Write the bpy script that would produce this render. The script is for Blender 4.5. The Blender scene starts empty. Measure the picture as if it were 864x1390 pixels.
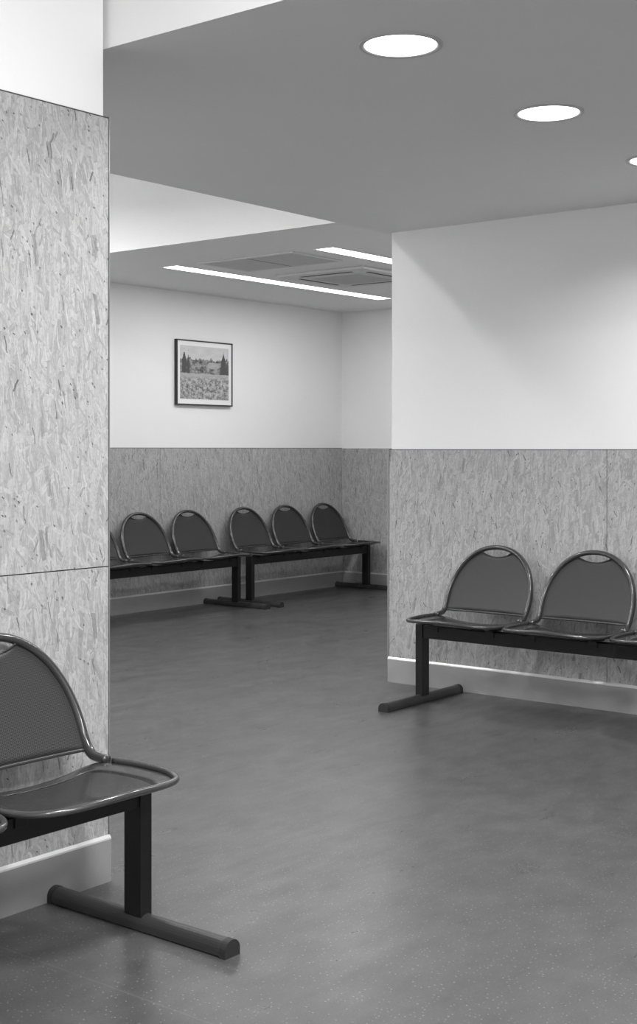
import bpy, bmesh, math, random
from mathutils import Vector, Matrix
random.seed(7)
C = bpy.context.scene.collection
PI = math.pi
sc = bpy.context.scene

# ------------------------------------------------------------------ camera
F_PX = 1811.0
cam_d = bpy.data.cameras.new('camera')
cam = bpy.data.objects.new('camera', cam_d); C.objects.link(cam)
cam_d.sensor_fit = 'HORIZONTAL'; cam_d.sensor_width = 36.0
cam_d.lens = 36.0 * F_PX / 864.0
cam_d.shift_y = -(695 - 610) / 864.0
cam_d.clip_start = 0.05
cam.location = (0, 0, 1.35)
cam.rotation_euler = (PI / 2, 0, math.atan2(.6218, .7832) - PI / 2)
sc.camera = cam

# ------------------------------------------------------------------ world, exposure
w = bpy.data.worlds.new('world'); sc.world = w; w.use_nodes = True
w.node_tree.nodes['Background'].inputs[0].default_value = (.5, .5, .5, 1)
w.node_tree.nodes['Background'].inputs[1].default_value = .05
sc.view_settings.view_transform = 'Standard'
sc.view_settings.look = 'None'
sc.view_settings.gamma = 1
sc.view_settings.use_curve_mapping = False
sc.view_settings.exposure = 0.0

P_FRONT = 128      # tall-ceiling panels over the near zone
P_DOWN = 17.5       # round downlights
P_LINE = 15       # linear lights of the far room
P_MID = 14        # downlights of the tall zone behind the low ceiling

# ------------------------------------------------------------------ measures
Z_LOW, Z_FAR, Z_TOP = 2.61, 2.71, 3.30
X_LEFT_END, Y_LEFT = 2.866, 3.111
X_RIGHT, Y_RIGHT_END = 6.332, 4.507
Y_BACK, X_FAR = 8.06, 10.53
EYE = 1.35

# ------------------------------------------------------------------ materials
def new_mat(name):
    m = bpy.data.materials.new(name); m.use_nodes = True
    nt = m.node_tree
    return m, nt, nt.nodes['Principled BSDF']

def g(v): return (v, v, v, 1)

def nd(nt, kind, **kw):
    n = nt.nodes.new(kind)
    for k, v in kw.items(): setattr(n, k, v)
    return n

def mth(nt, op, a, b=None, clamp=False):
    n = nt.nodes.new('ShaderNodeMath'); n.operation = op; n.use_clamp = clamp
    for i, v in enumerate((a, b)):
        if v is None: continue
        if hasattr(v, 'links'): nt.links.new(v, n.inputs[i])
        else: n.inputs[i].default_value = v
    return n.outputs[0]

def lerp(nt, f, a, b):
    n = nt.nodes.new('ShaderNodeMix'); n.data_type = 'FLOAT'
    for s, v in ((0, f), (2, a), (3, b)):
        if hasattr(v, 'links'): nt.links.new(v, n.inputs[s])
        else: n.inputs[s].default_value = v
    return n.outputs[0]

def ss(nt, v, a, b):
    n = nt.nodes.new('ShaderNodeMapRange'); n.interpolation_type = 'SMOOTHSTEP'
    nt.links.new(v, n.inputs[0])
    n.inputs[1].default_value = a; n.inputs[2].default_value = b
    return n.outputs[0]

def noise(nt, vec, scale, detail=2, rough=.5):
    n = nt.nodes.new('ShaderNodeTexNoise'); n.inputs['Scale'].default_value = scale
    n.inputs['Detail'].default_value = detail; n.inputs['Roughness'].default_value = rough
    if vec is not None: nt.links.new(vec, n.inputs['Vector'])
    return n.outputs[0]

def mat_paint(name, v, rough=.75, bump=.02):
    m, nt, p = new_mat(name)
    tc = nd(nt, 'ShaderNodeTexCoord')
    n1 = noise(nt, tc.outputs['Object'], 1.3, 3)
    c = lerp(nt, n1, v * .97, v * 1.03)
    nt.links.new(c, p.inputs['Base Color'])
    p.inputs['Roughness'].default_value = rough
    b = nd(nt, 'ShaderNodeBump'); b.inputs['Strength'].default_value = bump
    b.inputs['Distance'].default_value = .002
    nt.links.new(noise(nt, tc.outputs['Object'], 240, 2), b.inputs['Height'])
    nt.links.new(b.outputs[0], p.inputs['Normal'])
    return m

def mat_metal(name, v, rough=.4, metallic=0.0, spec=.5, coat=0.0, bump=0.0):
    m, nt, p = new_mat(name)
    tc = nd(nt, 'ShaderNodeTexCoord')
    n1 = noise(nt, tc.outputs['Object'], 9, 3)
    nt.links.new(lerp(nt, n1, v * .92, v * 1.08), p.inputs['Base Color'])
    nt.links.new(lerp(nt, n1, rough * .9, rough * 1.1), p.inputs['Roughness'])
    p.inputs['Metallic'].default_value = metallic
    p.inputs['Specular IOR Level'].default_value = spec
    p.inputs['Coat Weight'].default_value = coat
    p.inputs['Coat Roughness'].default_value = .12
    return m

def mat_emit(name, s):
    m = bpy.data.materials.new(name); m.use_nodes = True
    nt = m.node_tree; nt.nodes.clear()
    e = nd(nt, 'ShaderNodeEmission'); e.inputs[1].default_value = s
    e.inputs[0].default_value = (1, 1, 1, 1)
    o = nd(nt, 'ShaderNodeOutputMaterial'); nt.links.new(e.outputs[0], o.inputs[0])
    return m

def mat_osb(name):
    m, nt, p = new_mat(name)
    uv = nd(nt, 'ShaderNodeTexCoord').outputs['UV']
    # gentle warp so strand outlines are not straight
    wn = nd(nt, 'ShaderNodeTexNoise'); wn.inputs['Scale'].default_value = 30
    wn.inputs['Detail'].default_value = 4
    nt.links.new(uv, wn.inputs['Vector'])
    vs = nd(nt, 'ShaderNodeVectorMath', operation='MULTIPLY_ADD')
    nt.links.new(wn.outputs['Color'], vs.inputs[0])
    vs.inputs[1].default_value = (.014, .020, 0)
    nt.links.new(uv, vs.inputs[2])
    base = vs.outputs[0]
    # (angle from vertical in degrees, width, length, coverage threshold, seed)
    layers = [(3, .040, .22, -1, 1.3), (-20, .034, .17, .30, 5.1), (28, .030, .16, .45, 9.7),
              (-7, .026, .18, .30, 14.2), (-50, .022, .12, .74, 19.9), (13, .020, .15, .40, 23.4),
              (64, .016, .08, .86, 29.9), (-4, .013, .12, .50, 37.7), (38, .011, .08, .76, 43.1), (6, .007, .08, .66, 47.9)]
    val = None
    hgt = None
    def strand_voronoi(a, wd, ln, seed):
        mp = nd(nt, 'ShaderNodeMapping'); mp.vector_type = 'TEXTURE'
        mp.inputs['Rotation'].default_value = (0, 0, math.radians(a))
        mp.inputs['Location'].default_value = (seed, seed * .37, 0)
        mp.inputs['Scale'].default_value = (wd, ln, 1)
        nt.links.new(base, mp.inputs['Vector'])
        v = nd(nt, 'ShaderNodeTexVoronoi'); v.voronoi_dimensions = '2D'; v.distance = 'CHEBYCHEV'
        v.inputs['Scale'].default_value = 1
        nt.links.new(mp.outputs[0], v.inputs['Vector'])
        sp = nd(nt, 'ShaderNodeSeparateColor'); nt.links.new(v.outputs['Color'], sp.inputs[0])
        return mp, v, sp
    for a, wd, ln, th, seed in layers:
        mp, v, sp = strand_voronoi(a, wd, ln, seed)
        # fibres run along the strand
        fm = nd(nt, 'ShaderNodeVectorMath', operation='MULTIPLY')
        nt.links.new(mp.outputs[0], fm.inputs[0]); fm.inputs[1].default_value = (wd * 330, ln * 10, 1)
        fib = noise(nt, fm.outputs[0], 1.0, 3, .7)
        tone = lerp(nt, mth(nt, 'POWER', sp.outputs[0], .8), .42, .64)
        tone = mth(nt, 'MULTIPLY', tone, lerp(nt, fib, .38, 1.58))
        if val is None:
            val, hgt = tone, sp.outputs[1]
        else:
            lim = lerp(nt, sp.outputs[1], .26, .48)
            k = mth(nt, 'MULTIPLY', mth(nt, 'GREATER_THAN', sp.outputs[2], th), mth(nt, 'LESS_THAN', v.outputs['Distance'], lim))
            rel = mth(nt, 'DIVIDE', v.outputs['Distance'], lim)
            tone = mth(nt, 'MULTIPLY', tone, lerp(nt, ss(nt, rel, .80, 1.0), 1.0, .84))
            val = lerp(nt, k, val, tone)
            hgt = lerp(nt, k, hgt, sp.outputs[1])
    # sparse darker strands and small dark voids
    for a, wd, ln, th, lo, hi, seed in ((8, .024, .14, .955, .62, .84, 51.), (-24, .009, .055, .985, .35, .75, 67.),
                                        (9, .006, .075, .984, .3, .75, 81.), (40, .007, .012, .988, .2, .5, 93.)):
        mp, v, sp = strand_voronoi(a, wd, ln, seed)
        k = mth(nt, 'MULTIPLY', mth(nt, 'GREATER_THAN', sp.outputs[0], th),
                mth(nt, 'LESS_THAN', v.outputs['Distance'], .33))
        val = lerp(nt, k, val, mth(nt, 'MULTIPLY', val, lerp(nt, sp.outputs[1], lo, hi)))
    # even the contrast out a little and keep it in range
    val = mth(nt, 'MULTIPLY', val, lerp(nt, noise(nt, uv, 95, 4, .75), .74, 1.26))
    val = lerp(nt, .04, val, .56)
    val = mth(nt, 'MULTIPLY', val, OSB_GAIN, True)
    nt.links.new(val, p.inputs['Base Color'])
    p.inputs['Roughness'].default_value = .5
    p.inputs['Specular IOR Level'].default_value = .3
    b = nd(nt, 'ShaderNodeBump'); b.inputs['Strength'].default_value = .15
    b.inputs['Distance'].default_value = .001
    nt.links.new(hgt, b.inputs['Height']); nt.links.new(b.outputs[0], p.inputs['Normal'])
    return m
OSB_GAIN = .68

def mat_floor():
    m, nt, p = new_mat('floor vinyl')
    oc = nd(nt, 'ShaderNodeTexCoord').outputs['Object']
    big = noise(nt, oc, 1.1, 4, .6)
    mid = noise(nt, oc, 6, 5, .65)
    fine = noise(nt, oc, 150, 3, .7)
    v = lerp(nt, big, .056, .078)
    v = mth(nt, 'MULTIPLY', v, lerp(nt, mid, .55, 1.43))
    v = mth(nt, 'MULTIPLY', v, lerp(nt, fine, .55, 1.45))
    # pale chips in the vinyl
    vo = nd(nt, 'ShaderNodeTexVoronoi', voronoi_dimensions='2D'); vo.inputs['Scale'].default_value = 60
    nt.links.new(oc, vo.inputs['Vector'])
    sp = nd(nt, 'ShaderNodeSeparateColor'); nt.links.new(vo.outputs['Color'], sp.inputs[0])
    k = mth(nt, 'MULTIPLY', mth(nt, 'GREATER_THAN', sp.outputs[0], .60), mth(nt, 'LESS_THAN', vo.outputs['Distance'], lerp(nt, sp.outputs[1], .05, .15)))
    v = lerp(nt, mth(nt, 'MULTIPLY', k, .8), v, .22)
    # welded seams between the sheets, 2 m apart
    sx = nd(nt, 'ShaderNodeSeparateXYZ'); nt.links.new(oc, sx.inputs[0])
    for ax, per, off in ((0, 2.0, .35), (1, 4.0, 1.2)):
        q = mth(nt, 'ADD', mth(nt, 'DIVIDE', sx.outputs[ax], per), off)
        q = mth(nt, 'ABSOLUTE', mth(nt, 'SUBTRACT', mth(nt, 'FRACT', q), .5))
        k = mth(nt, 'LESS_THAN', q, .0016)
        v = lerp(nt, mth(nt, 'MULTIPLY', k, .35), v, .12)
    nt.links.new(v, p.inputs['Base Color'])
    # scuffed polish: streaky roughness
    st = nd(nt, 'ShaderNodeVectorMath', operation='MULTIPLY'); nt.links.new(oc, st.inputs[0])
    st.inputs[1].default_value = (1.0, 3.5, 1)
    r = noise(nt, st.outputs[0], 2.2, 5, .65)
    nt.links.new(lerp(nt, r, .16, .50), p.inputs['Roughness'])
    p.inputs['Specular IOR Level'].default_value = .5
    b = nd(nt, 'ShaderNodeBump'); b.inputs['Strength'].default_value = .08
    b.inputs['Distance'].default_value = .001
    nt.links.new(fine, b.inputs['Height']); nt.links.new(b.outputs[0], p.inputs['Normal'])
    return m

def mat_perforated(name, v, pitch=.0052, rough=.33):
    """painted sheet steel with staggered round punched holes (UV in metres)"""
    m, nt, p = new_mat(name)
    uv = nd(nt, 'ShaderNodeTexCoord').outputs['UV']
    sx = nd(nt, 'ShaderNodeSeparateXYZ'); nt.links.new(uv, sx.inputs[0])
    def grid(ox, oy):
        u = mth(nt, 'SUBTRACT', mth(nt, 'FRACT', mth(nt, 'ADD', mth(nt, 'DIVIDE', sx.outputs[0], pitch), ox + 100)), .5)
        w_ = mth(nt, 'SUBTRACT', mth(nt, 'FRACT', mth(nt, 'ADD', mth(nt, 'DIVIDE', sx.outputs[1], pitch * 1.732), oy + 100)), .5)
        w_ = mth(nt, 'MULTIPLY', w_, 1.732)
        return mth(nt, 'SQRT', mth(nt, 'ADD', mth(nt, 'MULTIPLY', u, u), mth(nt, 'MULTIPLY', w_, w_)))
    d = mth(nt, 'MINIMUM', grid(0, 0), grid(.5, .5))
    hole = mth(nt, 'SUBTRACT', 1.0, ss(nt, d, .25, .33))
    nt.links.new(lerp(nt, hole, v, .008), p.inputs['Base Color'])
    nt.links.new(lerp(nt, hole, rough, 1.0), p.inputs['Roughness'])
    nt.links.new(lerp(nt, hole, .4, 0.0), p.inputs['Specular IOR Level'])
    b = nd(nt, 'ShaderNodeBump'); b.inputs['Strength'].default_value = .25; b.inputs['Distance'].default_value = .001
    b.invert = True
    nt.links.new(hole, b.inputs['Height']); nt.links.new(b.outputs[0], p.inputs['Normal'])
    return m

def mat_landscape():
    """plain country landscape: pale sky, dark wood, mottled flowering field (UV 0..1)"""
    m, nt, p = new_mat('landscape print')
    uv = nd(nt, 'ShaderNodeTexCoord').outputs['UV']
    sx = nd(nt, 'ShaderNodeSeparateXYZ'); nt.links.new(uv, sx.inputs[0])
    x, y = sx.outputs[0], sx.outputs[1]
    def mul(vx, vy):
        n = nd(nt, 'ShaderNodeVectorMath', operation='MULTIPLY'); nt.links.new(uv, n.inputs[0])
        n.inputs[1].default_value = (vx, vy, 1); return n.outputs[0]
    sky = lerp(nt, noise(nt, mul(3, 8), 2, 3), .46, .64)
    field = lerp(nt, ss(nt, noise(nt, mul(17, 15), 1, 5, .8), .38, .62), .11, .50)
    bloom = ss(nt, noise(nt, mul(60, 24), 1, 2, .6), .60, .68)
    field = lerp(nt, mth(nt, 'MULTIPLY', bloom, ss(nt, y, .45, .1)), field, .07)
    meadow = lerp(nt, noise(nt, mul(4, 22), 2, 3), .26, .50)
    field = lerp(nt, ss(nt, y, .34, .46), field, meadow)
    wood = lerp(nt, ss(nt, noise(nt, mul(10, 12), 1, 4, .7), .36, .64), .045, .34)
    line = mth(nt, 'ADD', .755, mth(nt, 'MULTIPLY', mth(nt, 'SUBTRACT', noise(nt, mul(9, 0), 1, 3, .7), .5), .34))
    k_wood = mth(nt, 'LESS_THAN', y, line)
    k_field = mth(nt, 'LESS_THAN', mth(nt, 'ADD', y, mth(nt, 'MULTIPLY', noise(nt, mul(30, 30), 1, 2), .03)), .50)
    v = lerp(nt, k_wood, sky, wood)
    # pale clearing on the right of the wood
    dx = mth(nt, 'MULTIPLY', mth(nt, 'SUBTRACT', x, .68), 1.0)
    dy = mth(nt, 'MULTIPLY', mth(nt, 'SUBTRACT', y, .645), 2.2)
    rr = mth(nt, 'SQRT', mth(nt, 'ADD', mth(nt, 'MULTIPLY', dx, dx), mth(nt, 'MULTIPLY', dy, dy)))
    v = lerp(nt, mth(nt, 'MULTIPLY', ss(nt, rr, .17, .11), lerp(nt, noise(nt, mul(14, 22), 1, 3), .5, 1.0)), v, .42)
    # slim dark spires
    for cx, hw, top in ((.08, .045, .90), (.16, .030, .84), (.89, .050, .90), (.97, .06, .74)):
        t = mth(nt, 'DIVIDE', mth(nt, 'SUBTRACT', top, y), .18)
        wdt = mth(nt, 'MULTIPLY', mth(nt, 'MINIMUM', mth(nt, 'MAXIMUM', t, 0), 1.0), hw)
        ad = mth(nt, 'ABSOLUTE', mth(nt, 'SUBTRACT', x, cx))
        ad = mth(nt, 'ADD', ad, mth(nt, 'MULTIPLY', mth(nt, 'SUBTRACT', noise(nt, mul(30, 30), 1, 2), .5), .03))
        v = lerp(nt, mth(nt, 'LESS_THAN', ad, wdt), v, .07)
    v = lerp(nt, k_field, v, field)
    nt.links.new(v, p.inputs['Base Color']); p.inputs['Roughness'].default_value = .35
    return m

M = {}
M['white'] = mat_paint('white wall paint', .80)
M['ceil'] = mat_paint('white ceiling paint', .78)
M['osb'] = mat_osb('oriented strand board')
M['floor'] = mat_floor()
M['alu'] = mat_metal('brushed aluminium skirting', .36, .38, .30)
M['alu_edge'] = mat_metal('bright aluminium bevel', .66, .35, .4)
M['profile'] = mat_metal('grey aluminium profile', .34, .4, .6)
M['steel'] = mat_metal('dark grey painted steel', .036, .24, 0, .5, .5)
M['black'] = mat_metal('black painted steel', .010, .42, 0, .4)
M['foot'] = mat_metal('charcoal painted steel foot', .030, .40)
M['cap'] = mat_metal('black plastic cap', .02, .6)
M['chrome'] = mat_metal('chrome bolt', .8, .15, 1)
M['perf'] = mat_perforated('perforated painted steel', .050, .0042, .42)
M['perf_seat'] = mat_perforated('perforated seat steel', .048, .0036, .18)
M['grille'] = mat_metal('grey plastic grille', .50, .6)
M['unit'] = mat_metal('white plastic housing', .62, .5)
M['slot'] = mat_metal('dark slot', .05, .8)
M['filter'] = mat_metal('grey filter mesh', .30, .8)
M['ring'] = mat_metal('satin downlight ring', .5, .5)
M['trimw'] = mat_metal('white enamel trim', .62, .4)
M['lamp'] = mat_emit('lit diffuser', 6.0)
M['print'] = mat_landscape()
M['mount'] = mat_paint('white picture mount', .78, .6)
M['frame'] = mat_metal('black picture frame', .02, .35)

# ------------------------------------------------------------------ helpers
def bx(bm, x0, x1, y0, y1, z0, z1, bev=0.0):
    r = bmesh.ops.create_cube(bm, size=1)
    bmesh.ops.scale(bm, vec=(x1 - x0, y1 - y0, z1 - z0), verts=r['verts'])
    bmesh.ops.translate(bm, vec=((x0 + x1) / 2, (y0 + y1) / 2, (z0 + z1) / 2), verts=r['verts'])
    if bev:
        es = list({e for v in r['verts'] for e in v.link_edges})
        bmesh.ops.bevel(bm, geom=es, offset=bev, segments=2, affect='EDGES', profile=.5)
    return bm

def box(*a, **k): return bx(bmesh.new(), *a, **k)

def wall_uv(bm):
    """UV in metres: run of the face across, height up"""
    lay = bm.loops.layers.uv.new('UVMap')
    for f in bm.faces:
        n = f.normal
        for l in f.loops:
            c = l.vert.co
            if abs(n.x) >= abs(n.y) and abs(n.x) >= abs(n.z): l[lay].uv = (c.y + 20, c.z)
            elif abs(n.y) >= abs(n.z): l[lay].uv = (c.x, c.z)
            else: l[lay].uv = (c.x, c.y)

def obj(name, bm, mat, parent=None, smooth=False):
    me = bpy.data.meshes.new(name)
    bmesh.ops.recalc_face_normals(bm, faces=bm.faces)
    if not bm.loops.layers.uv: bm.normal_update(); wall_uv(bm)
    bm.to_mesh(me); bm.free()
    if smooth:
        for p in me.polygons: p.use_smooth = True
    me.materials.append(mat)
    o = bpy.data.objects.new(name, me); C.objects.link(o)
    if parent: o.parent = parent
    return o

def struct(name, bm, mat, parent=None):
    o = obj(name, bm, mat, parent)
    if not parent: o['kind'] = 'structure'
    return o

def thing(name, label, cat, loc=(0, 0, 0), rotz=0, group=None):
    o = bpy.data.objects.new(name, None); C.objects.link(o)
    o.location = loc; o.rotation_euler = (0, 0, rotz)
    o['label'] = label; o['category'] = cat
    if group: o['group'] = group
    return o

def copy_tree(o, parent=None):
    c = o.copy(); C.objects.link(c)
    if parent: c.parent = parent
    for ch in list(o.children): copy_tree(ch, c)
    return c

def tube(bm, pts, ra, rb=None, closed=False, seg=12, ref=Vector((0, 1, 0))):
    """sweep an oval (ra across, rb along ref) down pts"""
    rb = rb or ra
    n = len(pts); rings = []
    for i, q in enumerate(pts):
        a = pts[(i - 1) % n] if (closed or i) else pts[0]
        b = pts[(i + 1) % n] if (closed or i < n - 1) else pts[-1]
        t = (Vector(b) - Vector(a)).normalized()
        s = t.cross(ref)
        s = s.normalized() if s.length > 1e-4 else Vector((1, 0, 0))
        u = s.cross(t).normalized()
        rings.append([bm.verts.new(Vector(q) + s * ra * math.cos(2 * PI * k / seg) + u * rb * math.sin(2 * PI * k / seg)) for k in range(seg)])
    for i in range(n if closed else n - 1):
        A, B = rings[i], rings[(i + 1) % n]
        for k in range(seg):
            bm.faces.new((A[k], A[(k + 1) % seg], B[(k + 1) % seg], B[k]))
    if not closed:
        bm.faces.new(rings[0][::-1]); bm.faces.new(rings[-1])
    return bm

def catmull(pts, per=6, closed=True):
    out = []; n = len(pts)
    rng = range(n) if closed else range(n - 1)
    for i in rng:
        if closed: p = [Vector(pts[(i + k) % n]) for k in (-1, 0, 1, 2)]
        else: p = [Vector(pts[min(max(i + k, 0), n - 1)]) for k in (-1, 0, 1, 2)]
        for j in range(per):
            t = j / per
            out.append(.5 * ((2 * p[1]) + (p[2] - p[0]) * t + (2 * p[0] - 5 * p[1] + 4 * p[2] - p[3]) * t * t + (3 * p[1] - p[0] - 3 * p[2] + p[3]) * t ** 3))
    if not closed: out.append(Vector(pts[-1]))
    return out

def prism(bm, prof, axis, a, b):
    """extrude a 2D profile along 'x' or 'y' between a and b; prof points are (other horizontal, z)"""
    def P(q, t): return (t, q[0], q[1]) if axis == 'x' else (q[0], t, q[1])
    A = [bm.verts.new(P(q, a)) for q in prof]; B = [bm.verts.new(P(q, b)) for q in prof]
    n = len(prof)
    for i in range(n): bm.faces.new((A[i], A[(i + 1) % n], B[(i + 1) % n], B[i]))
    bm.faces.new(A[::-1]); bm.faces.new(B)
    return bm

# ------------------------------------------------------------------ room shell
struct('floor', box(-3, 10.8, -3.2, 8.4, -.1, 0), M['floor'])
OT = .014                                                # board thickness
struct('wall_left', box(-3, X_LEFT_END - OT, Y_LEFT + OT, Y_LEFT + .22, 0, Z_TOP), M['white'])
struct('wall_right', box(X_RIGHT + OT, X_RIGHT + .26, -3.2, Y_RIGHT_END - OT, 0, Z_LOW), M['white'])
struct('wall_passage', box(X_RIGHT + .26, 10.6, 4.28, Y_RIGHT_END - OT, 0, Z_FAR), M['white'])
struct('wall_back', box(2.6, 10.8, Y_BACK + OT, Y_BACK + .25, 0, Z_TOP), M['white'])
struct('wall_far', box(X_FAR + OT, X_FAR + .2, 4.3, Y_BACK + .1, 0, Z_FAR), M['white'])
struct('wall_hall', box(2.64, 2.84, Y_LEFT + .22, Y_BACK + .1, 0, Z_TOP), M['white'])
struct('wall_rear', box(-3.2, -3, -3.2, Y_LEFT + .22, 0, Z_TOP), M['white'])
struct('wall_side', box(-3.2, X_RIGHT + .26, -3.4, -3.2, 0, Z_TOP), M['white'])
struct('ceiling', box(-3.2, 10.8, -3.4, 8.4, Z_TOP, Z_TOP + .15), M['ceil'])
low = struct('ceiling_low', box(X_LEFT_END + .004, X_RIGHT + .26, -3.2, 4.532, Z_LOW, Z_TOP), M['ceil'])
struct('ceiling_far', box(X_RIGHT, 10.8, 4.532, 8.3, Z_FAR, Z_TOP), M['ceil'])

# OSB dado boards; each sheet is a board of its own with a fine dark joint
G = .0018
def osb(name, x0, x1, y0, y1, z0, z1):
    return struct(name, box(x0, x1, y0, y1, z0, z1), M['osb'])
BZ = .143
n = 1
def trim(bm, mat):
    global n
    struct('trim_%d' % n, bm, mat); n += 1
SEAM_L = .984
for x0, x1 in ((-1.9, .45), (.45, X_LEFT_END - .003)):
    trim(box(x0 + G, x1 - G, Y_LEFT, Y_LEFT + OT, BZ, SEAM_L - G), M['osb'])
    trim(box(x0 + G, x1 - G, Y_LEFT, Y_LEFT + OT, SEAM_L + G, 2.385), M['osb'])
trim(box(-1.9, X_LEFT_END - .003, Y_LEFT + .001, Y_LEFT + OT, 2.385, 2.3895), M['slot'])
for y0, y1 in ((-1.6, .65), (.65, 3.124), (3.124, Y_RIGHT_END - .003)):
    trim(box(X_RIGHT, X_RIGHT + OT, y0 + G, y1 - G, BZ, EYE - .004), M['osb'])
trim(box(X_RIGHT + .002, X_RIGHT + OT, -1.6, Y_RIGHT_END - .003, EYE - .004, EYE), M['slot'])
for x0, x1 in ((2.9, 5.6), (5.6, 8.0), (8.0, X_FAR)):
    trim(box(x0 + G, x1 - G, Y_BACK, Y_BACK + OT, BZ, EYE + .010), M['osb'])
trim(box(2.9, X_FAR, Y_BACK + .002, Y_BACK + OT, EYE + .010, EYE + .014), M['slot'])
for y0, y1 in ((4.6, 6.9), (6.9, Y_BACK)):
    trim(box(X_FAR, X_FAR + OT, y0 + G, y1 - G, BZ, EYE + .010), M['osb'])
# backing behind the joints, dark
trim(box(-1.9, X_LEFT_END - .003, Y_LEFT + .008, Y_LEFT + OT + .0005, BZ, 2.384), M['slot'])
trim(box(X_RIGHT + .008, X_RIGHT + OT + .0005, -1.6, Y_RIGHT_END - .003, BZ, EYE - .005), M['slot'])
trim(box(2.9, X_FAR, Y_BACK + .008, Y_BACK + OT + .0005, BZ, EYE + .009), M['slot'])
# metal corner profiles on the free ends of the two near walls
trim(box(X_LEFT_END - .003, X_LEFT_END, Y_LEFT - .002, Y_LEFT + .03, 0, 2.392), M['profile'])
trim(box(X_RIGHT - .003, X_RIGHT + .03, Y_RIGHT_END - .003, Y_RIGHT_END + .006, 0, EYE), M['profile'])

# skirting: folded aluminium, bright bevelled top edge
def skirting(name, axis, face, a, b, side):
    """face = wall face coordinate, side = -1 where the room lies on the lower side"""
    t = .010 * side
    body = prism(bmesh.new(), [(face, 0), (face + t, 0), (face + t, BZ - .011), (face, BZ - .011)], axis, a, b)
    o = struct(name, body, M['alu'])
    top = prism(bmesh.new(), [(face, BZ - .011), (face + t, BZ - .011), (face + t * .9, BZ - .006), (face + t * .3, BZ + .002), (face, BZ + .002)], axis, a, b)
    obj('top_edge', top, M['alu_edge'], o)
    return o
skirting('baseboard_left', 'x', Y_LEFT, -1.9, X_LEFT_END - .001, -1)
skirting('baseboard_right', 'y', X_RIGHT, -1.6, Y_RIGHT_END - .001, -1)
skirting('baseboard_back', 'x', Y_BACK, 2.9, X_FAR, -1)
skirting('baseboard_far', 'y', X_FAR, 4.6, Y_BACK - .011, -1)

# ------------------------------------------------------------------ lights
def area(name, parent, loc, sx, sy, power, shape='RECTANGLE', spread=PI):
    l = bpy.data.lights.new(name, 'AREA'); l.shape = shape; l.size = sx
    if shape == 'RECTANGLE': l.size_y = sy
    l.energy = power; l.spread = spread
    o = bpy.data.objects.new(name, l); C.objects.link(o); o.parent = parent; o.location = loc
    return o

def disc(bm, r, z, seg=48, r2=None, z2=None):
    a = [bm.verts.new((r * math.cos(2 * PI * k / seg), r * math.sin(2 * PI * k / seg), z)) for k in range(seg)]
    if r2 is None: bm.faces.new(a)
    return a

def lathe(bm, prof, seg=48):
    rings = [[bm.verts.new((r * math.cos(2 * PI * k / seg), r * math.sin(2 * PI * k / seg), z)) for k in range(seg)] for r, z in prof]
    for A, B in zip(rings, rings[1:]):
        for k in range(seg): bm.faces.new((A[k], A[(k + 1) % seg], B[(k + 1) % seg], B[k]))
    return bm

def cyl(bm, r, z0, z1, seg=48):
    lathe(bm, [(r, z0), (r, z1)], seg); bm.faces.ensure_lookup_table()
    vs = list(bm.verts)[-2 * seg:]
    bm.faces.new(vs[:seg][::-1]); bm.faces.new(vs[seg:])
    return bm

dl_labels = ['round lit downlight in the low ceiling, the largest and nearest of the row',
             'round lit downlight in the low ceiling, second and middle one of the row',
             'round lit downlight cut by the right edge of the photo']
def downlight(x, y, label):
    t = thing('recessed_downlight', label, 'ceiling light', (x, y, Z_LOW), 0, 'downlights in the low ceiling')
    obj('trim_ring', lathe(bmesh.new(), [(.131, 0), (.131, -.003), (.128, -.006), (.120, -.006), (.111, -.001), (.111, 0)]), M['ring'], t, True)
    obj('diffuser', cyl(bmesh.new(), .111, -.0035, -.0005), M['lamp'], t)
    area('lamp', t, (0, 0, -.008), .21, .21, P_DOWN, 'DISK', math.radians(150))
for (x, y), lb in zip(((3.414, 2.384), (4.445, 2.43), (5.458, 2.457)), dl_labels): downlight(x, y, lb)

def linear_light(x0, x1, y, joints, label):
    t = thing('linear_ceiling_light', label, 'ceiling light', (x0, y, Z_FAR), 0, 'linear lights in the far ceiling')
    L = x1 - x0; hw = .075
    bm = bmesh.new()
    bx(bm, -.012, L + .012, -hw - .012, -hw, -.004, 0); bx(bm, -.012, L + .012, hw, hw + .012, -.004, 0)
    bx(bm, -.012, 0, -hw, hw, -.004, 0); bx(bm, L, L + .012, -hw, hw, -.004, 0)
    obj('frame', bm, M['trimw'], t)
    xs = [0] + [j - x0 for j in joints] + [L]
    for a, b in zip(xs, xs[1:]):
        obj('diffuser', box(a + .003, b - .003, -hw, hw, -.003, -.0005), M['lamp'], t)
    a = area('lamp', t, (L / 2, 0, -.008), L - .05, hw * 1.8, P_LINE * L / 2)
linear_light(7.07, 9.80, 7.02, [8.45], 'long lit strip light above the picture wall')
linear_light(7.08, 9.80, 5.57, [8.45], 'lit strip light behind the vents, cut off by the right wall')

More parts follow.
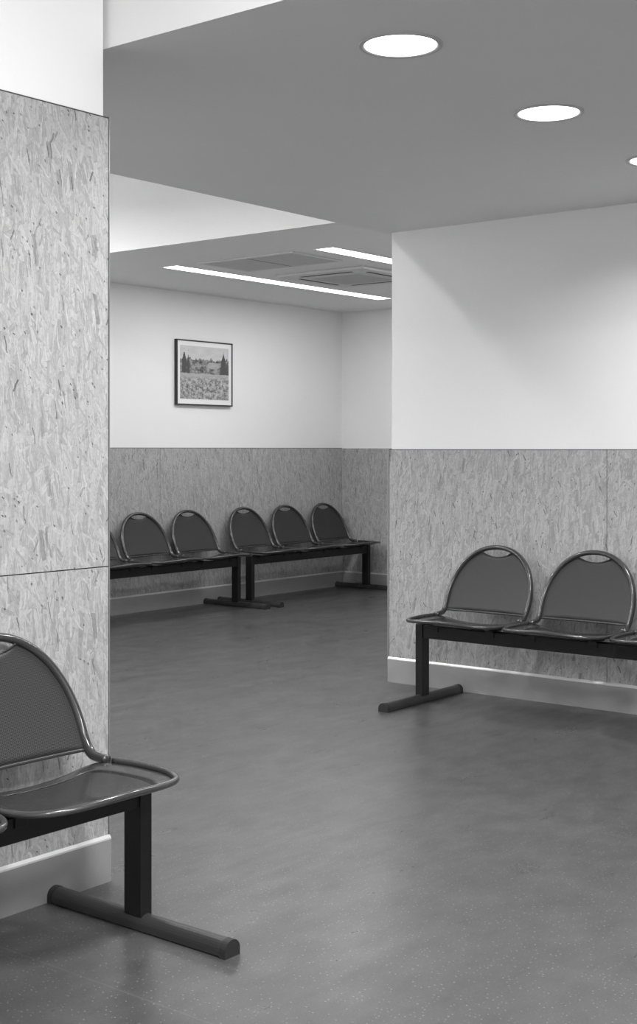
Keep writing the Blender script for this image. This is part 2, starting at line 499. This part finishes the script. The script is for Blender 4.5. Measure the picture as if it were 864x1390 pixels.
def panel_light(x, y, power, label):
    t = thing('ceiling_panel_light', label, 'ceiling light', (x, y, Z_TOP), 0, 'panel lights in the high ceiling')
    bm = bmesh.new()
    for s in (-1, 1):
        bx(bm, s * .3 - .01, s * .3 + .01, -.31, .31, -.008, 0); bx(bm, -.29, .29, s * .3 - .01, s * .3 + .01, -.008, 0)
    obj('frame', bm, M['trimw'], t)
    obj('diffuser', box(-.29, .29, -.29, .29, -.005, -.001), M['lamp'], t)
    area('lamp', t, (0, 0, -.012), .56, .56, power)
panel_light(1.45, .9, P_FRONT, 'square panel light in the high ceiling near the left bench')
panel_light(1.45, -1.6, P_FRONT, 'square panel light in the high ceiling behind the viewer')
panel_light(-.9, -.3, P_FRONT, 'square panel light in the high ceiling farthest from the low ceiling')
for x, y, wh in ((3.6, 5.26, 'beside the low ceiling, nearer to the left wall'), (5.0, 5.26, 'beside the low ceiling, nearer to the right wall'),
                 (3.6, 7.3, 'near the back wall, farther from the far ceiling'), (4.9, 7.3, 'near the back wall, nearer to the far ceiling')):
    t = thing('recessed_downlight', 'round downlight in the high ceiling ' + wh, 'ceiling light', (x, y, Z_TOP), 0, 'downlights in the high ceiling')
    obj('trim_ring', lathe(bmesh.new(), [(.131, 0), (.131, -.003), (.128, -.006), (.120, -.006), (.111, -.001), (.111, 0)]), M['ring'], t, True)
    obj('diffuser', cyl(bmesh.new(), .111, -.0035, -.0005), M['lamp'], t)
    area('lamp', t, (0, 0, -.008), .21, .21, P_MID * (1 if y < 6 else 3.6), 'DISK', math.radians(160))

# ------------------------------------------------------------------ ceiling vents
def vent_grille(x0, x1, y0, y1):
    t = thing('ceiling_vent', 'long two-panel grey vent grille in the far ceiling, the left one', 'air vent', (x0, y0, Z_FAR))
    w_, d = x1 - x0, y1 - y0
    bm = bmesh.new(); r = .028
    bx(bm, 0, w_, 0, r, -.010, 0, .002); bx(bm, 0, w_, d - r, d, -.010, 0, .002)
    bx(bm, 0, r, r, d - r, -.010, 0, .002); bx(bm, w_ - r, w_, r, d - r, -.010, 0, .002)
    obj('frame', bm, M['unit'], t)
    for a, b in ((r, d / 2 - .006), (d / 2 + .006, d - r)):
        bm = box(r, w_ - r, a, b, -.0015, 0)
        o = obj('backing', bm, M['filter'], t)
        bm = bmesh.new(); k = r + .004
        while k < w_ - r - .006:
            q = bmesh.ops.create_cube(bm, size=1)['verts']
            bmesh.ops.scale(bm, vec=(.010, b - a, .002), verts=q)
            bmesh.ops.rotate(bm, cent=(0, 0, 0), matrix=Matrix.Rotation(math.radians(35), 3, 'Y'), verts=q)
            bmesh.ops.translate(bm, vec=(k + .004, (a + b) / 2, -.006), verts=q)
            k += .0125
        obj('grille', bm, M['grille'], t)
    obj('divider', box(r, w_ - r, d / 2 - .006, d / 2 + .006, -.009, 0), M['slot'], t)
vent_grille(7.06, 7.62, 5.83, 6.73)

def cassette(cx, cy):
    t = thing('air_conditioning_cassette', 'square ceiling cassette air unit with central grille and slots, half hidden by the right wall', 'air conditioner', (cx, cy, Z_FAR))
    h = .43
    bm = bmesh.new(); bx(bm, -h, h, -h, h, -.022, 0, .006)
    obj('housing', bm, M['unit'], t)
    bm = bmesh.new(); i = .24; k = -i
    while k < i - .006:
        bx(bm, k, k + .008, -i, i, -.027, -.0225); k += .016
    obj('grille', bm, M['grille'], t)
    bm = bmesh.new()
    for s in (-1, 1): bx(bm, -i - .012, i + .012, s * (i + .006) - .006, s * (i + .006) + .006, -.027, -.022); bx(bm, s * (i + .006) - .006, s * (i + .006) + .006, -i, i, -.027, -.022)
    obj('grille_frame', bm, M['unit'], t)
    for s in (-1, 1):
        obj('air_slot', box(-.25, .25, s * .33 - .016, s * .33 + .016, -.0232, -.021), M['slot'], t)
        obj('air_slot', box(s * .33 - .016, s * .33 + .016, -.25, .25, -.0232, -.021), M['slot'], t)
cassette(8.36, 6.30)

# ------------------------------------------------------------------ picture
def picture(x0, x1, z0, z1):
    t = thing('framed_picture', 'framed country landscape print with white mount and thin black frame on the far wall', 'picture', ((x0 + x1) / 2, Y_BACK, (z0 + z1) / 2))
    w_, h = (x1 - x0) / 2, (z1 - z0) / 2; y1 = Y_BACK + OT - Y_BACK; y0 = y1 - .030; f = .011
    bm = bmesh.new()
    bx(bm, -w_, w_, y0, y1, h - f, h); bx(bm, -w_, w_, y0, y1, -h, -h + f)
    bx(bm, -w_, -w_ + f, y0, y1, -h + f, h - f); bx(bm, w_ - f, w_, y0, y1, -h + f, h - f)
    obj('frame', bm, M['frame'], t)
    obj('mount', box(-w_ + f, w_ - f, y0 + .006, y1, -h + f, h - f), M['mount'], t)
    bm = bmesh.new()
    a, b, c_, d = -w_ + .045, w_ - .050, -h + .055, h - .050
    vs = [bm.verts.new(q) for q in ((a, y0 + .004, c_), (b, y0 + .004, c_), (b, y0 + .004, d), (a, y0 + .004, d),
                                    (a, y0 + .006, c_), (b, y0 + .006, c_), (b, y0 + .006, d), (a, y0 + .006, d))]
    for q in ((0, 1, 2, 3), (7, 6, 5, 4), (0, 4, 5, 1), (1, 5, 6, 2), (2, 6, 7, 3), (3, 7, 4, 0)): bm.faces.new([vs[k] for k in q])
    lay = bm.loops.layers.uv.new('UVMap')
    for fc in bm.faces:
        for l in fc.loops: l[lay].uv = ((l.vert.co.x - a) / (b - a), (l.vert.co.z - c_) / (d - c_))
    obj('print', bm, M['print'], t)
picture(8.185, 8.895, 1.733, 2.298)

# ------------------------------------------------------------------ benches
PITCH = .58; FOOT = .36
RZ, REAR = .055, .0
# seat rim: (u, v, z), v = 0 over the beam, v > 0 towards the wall
half = [(0, .150, .428), (.12, .150, .434), (.205, .150, .447), (.250, .120, .457), (.270, .04, .458), (.277, -.045, .456),
        (.270, -.115, .455), (.245, -.172, .456), (.195, -.218, .460), (.105, -.250, .467), (0, -.262, .472)]
rim_ctrl = half + [(-u, v, z) for u, v, z in half[-2:0:-1]]
rim = catmull(rim_ctrl, 5, True)
CEN = Vector((0, -.04, .424))
def pan_pt(q, r):
    p = CEN.lerp(q, r); p.z = CEN.z + (q.z - .002 - CEN.z) * r ** 2.2
    return p
def seat_surface(r0, r1, rings, mat_uv=True, thick=.0022):
    bm = bmesh.new(); lay = bm.loops.layers.uv.new('UVMap')
    top, bot = [], []
    rs = [r0 + (r1 - r0) * k / rings for k in range(rings + 1)]
    for r in rs:
        if r == 0: top.append([bm.verts.new(pan_pt(rim[0], 0))]); bot.append([bm.verts.new(pan_pt(rim[0], 0) - Vector((0, 0, thick)))]); continue
        top.append([bm.verts.new(pan_pt(q, r)) for q in rim]); bot.append([bm.verts.new(pan_pt(q, r) - Vector((0, 0, thick))) for q in rim])
    N = len(rim)
    for S, fl in ((top, False), (bot, True)):
        for A, B in zip(S, S[1:]):
            for k in range(N):
                j = (k + 1) % N
                f = (A[0], B[k], B[j]) if len(A) == 1 else (A[k], B[k], B[j], A[j])
                bm.faces.new(f[::-1] if fl else f)
    for T, Bm in ((top[-1], bot[-1]),) + (((top[0], bot[0]),) if len(top[0]) > 1 else ()):
        for k in range(N): bm.faces.new((T[k], Bm[k], Bm[(k + 1) % N], T[(k + 1) % N]))
    for f in bm.faces:
        for l in f.loops: l[lay].uv = (l.vert.co.x, l.vert.co.y)
    return bm

def back_v(u, z):                                     # lean and sideways curve of the back
    h = z - .455
    return .176 + .52 * h - .36 * h * h + .012 * (1 - (u / .26) ** 2)
AW, AZ0, AH = .252, .545, .274
def arch_top(u): return AZ0 + AH * max(0, 1 - (abs(u) / AW) ** 2.1) ** (1 / 2.1)
arch_pts = []
def arch_side(s):
    pts = [(s * .258, .112, .459), (s * .254, .142, .461), (s * .250, .168, .468), (s * .250, .188, .486)]
    for z in (.515,): pts.append((s * .251, back_v(.251, z), z))
    return pts
arc = []
for k in range(0, 25):
    a = PI * k / 24; cx, sz = math.cos(a), math.sin(a)
    u = AW * math.copysign(abs(cx) ** (2 / 2.1), cx); z = AZ0 + AH * sz ** (2 / 2.1)
    arc.append((u, back_v(u, z), z))
arch_pts = catmull(arch_side(1) + arc + arch_side(-1)[::-1], 3, False)

def back_panel():
    bm = bmesh.new(); lay = bm.loops.layers.uv.new('UVMap')
    NU, NV, th = 44, 16, .002
    F_, B_ = [], []
    for i in range(NU + 1):
        s = -math.cos(PI * i / NU); u = s * (AW - .008)
        zt = arch_top(u) - .006
        if abs(u) < .098:
            zt = min(zt, .768 + .030 * (abs(u) / .098) ** 2.2)
        zb = .482
        cf, cb = [], []
        for j in range(NV + 1):
            z = zb + (zt - zb) * j / NV; v = back_v(u, z)
            cf.append(bm.verts.new((u, v - th / 2, z))); cb.append(bm.verts.new((u, v + th / 2, z)))
        F_.append(cf); B_.append(cb)
    for i in range(NU):
        for j in range(NV):
            bm.faces.new((F_[i][j], F_[i + 1][j], F_[i + 1][j + 1], F_[i][j + 1]))
            bm.faces.new((B_[i][j + 1], B_[i + 1][j + 1], B_[i + 1][j], B_[i][j]))
        bm.faces.new((F_[i][0], B_[i][0], B_[i + 1][0], F_[i + 1][0]))
        bm.faces.new((F_[i][NV], F_[i + 1][NV], B_[i + 1][NV], B_[i][NV]))
    for j in range(NV):
        bm.faces.new((F_[0][j], F_[0][j + 1], B_[0][j + 1], B_[0][j]))
        bm.faces.new((F_[NU][j], B_[NU][j], B_[NU][j + 1], F_[NU][j + 1]))
    for f in bm.faces:
        for l in f.loops: l[lay].uv = (l.vert.co.x, l.vert.co.z)
    return bm

def foot_bm():
    """half-round foot bar lying across the bench"""
    prof = [(-.028, .004), (-.028, .018)] + [(.028 * math.cos(a), .018 + .027 * math.sin(a)) for a in [PI - PI * k / 12 for k in range(1, 12)]] + [(.028, .018), (.028, .004)]
    return prism(bmesh.new(), prof, 'y', -FOOT + .006, FOOT - .006)
def cap_bm(s):
    prof = [(-.0295, 0), (-.0295, .018)] + [(.0295 * math.cos(a), .018 + .0285 * math.sin(a)) for a in [PI - PI * k / 12 for k in range(1, 12)]] + [(.0295, .018), (.0295, 0)]
    a, b = sorted((s * (FOOT - .022), s * FOOT))
    return prism(bmesh.new(), prof, 'y', a, b)

PROTO = []
def make_bench(label, seats=3):
    COL = seats * PITCH / 2 - .02
    t = thing('waiting_bench', label, 'bench', (0, 0, 0), 0, 'metal waiting benches')
    obj('beam', box(-COL + .021, COL - .021, -.028, .028, .346, .413, .003), M['black'], t)
    for s in (-1, 1):
        L = obj('leg', box(-.0215, .0215, -.034, .034, .038, .420, .002), M['black'], t); L.location = (s * COL, 0, 0)
        f = obj('foot', foot_bm(), M['foot'], L)
        for e in (-1, 1): obj('end_cap', cap_bm(e), M['cap'], L if False else L)
    # brackets under the seats
    for k in range(seats):
        cu = (k - (seats - 1) / 2) * PITCH
        for s in (-1, 1):
            br = bmesh.new()
            bx(br, s * .17 - .02, s * .17 + .02, -.05, .05, .4135, .4215, .001)
            bx(br, s * .17 - .02, s * .17 + .02, -.034, -.0285, .385, .4215, .001)
            o = obj('bracket', br, M['black'], t); o.location = (cu, 0, 0)
    for k in range(seats):
        cu = (k - (seats - 1) / 2) * PITCH
        if PROTO:
            S = copy_tree(PROTO[0], t); B = copy_tree(PROTO[1], t)
        else:
            S = obj('seat', seat_surface(.80, .985, 5), M['steel'], t, True)
            R = obj('seat_rim', tube(bmesh.new(), [q for q in rim[17:-17 + 1]], .0095, .0095, False, 12, Vector((0, 0, 1))), M['steel'], S, True)
            Pn = obj('seat_panel', seat_surface(0, .80, 12), M['perf_seat'], S, True); Pn['label'] = 'perforated sheet centre of the seat'
            B = obj('backrest', back_panel(), M['perf'], t, True); B['label'] = 'perforated arched back panel with a handle cut-out'
            A = obj('back_frame', tube(bmesh.new(), arch_pts, .0130, .0165, False, 14), M['steel'], B, True)
            rl = [Vector((u, back_v(u, .480) - .002, .480)) for u in [-.247 + .494 * i / 20 for i in range(21)]]
            Rl = obj('lower_rail', tube(bmesh.new(), rl, .0058, .0058, False, 10), M['steel'], B, True)
            hp = [Vector((u, back_v(u, .77), .768 + .030 * (abs(u) / .098) ** 2.2)) for u in [-.098 + .196 * i / 20 for i in range(21)]]
            Hd = obj('handle_edge', tube(bmesh.new(), hp, .0030, .0030, False, 8), M['steel'], B, True)
            for s in (-1, 1):
                bb = bmesh.new(); bmesh.ops.create_uvsphere(bb, u_segments=12, v_segments=8, radius=.0075)
                bmesh.ops.scale(bb, vec=(1, .7, 1), verts=bb.verts)
                o = obj('bolt', bb, M['chrome'], B, True); o.location = (s * .247, .160, .470); o['label'] = 'chrome bolt'
            PROTO.extend((S, B))
        S.location = B.location = (cu, 0, 0)
    return t

near = make_bench('dark perforated metal bench in the left foreground, cut off by the left edge')
near.location = (1.787, 2.745, 0)
b = copy_tree(near); b.location = (5.93, 3.15, 0); b.rotation_euler = (0, 0, -PI / 2)
b['label'] = 'dark metal bench against the right wall, two round-backed seats showing'
b = make_bench('dark metal bench below the picture, half hidden by the left wall', 4)
b.location = (8.55 - (4 * PITCH / 2 - .02), 7.69, 0)
b = copy_tree(near); b.location = (9.58, 7.69, 0)
b['label'] = 'far dark metal bench of three whole seats ending at the room corner'
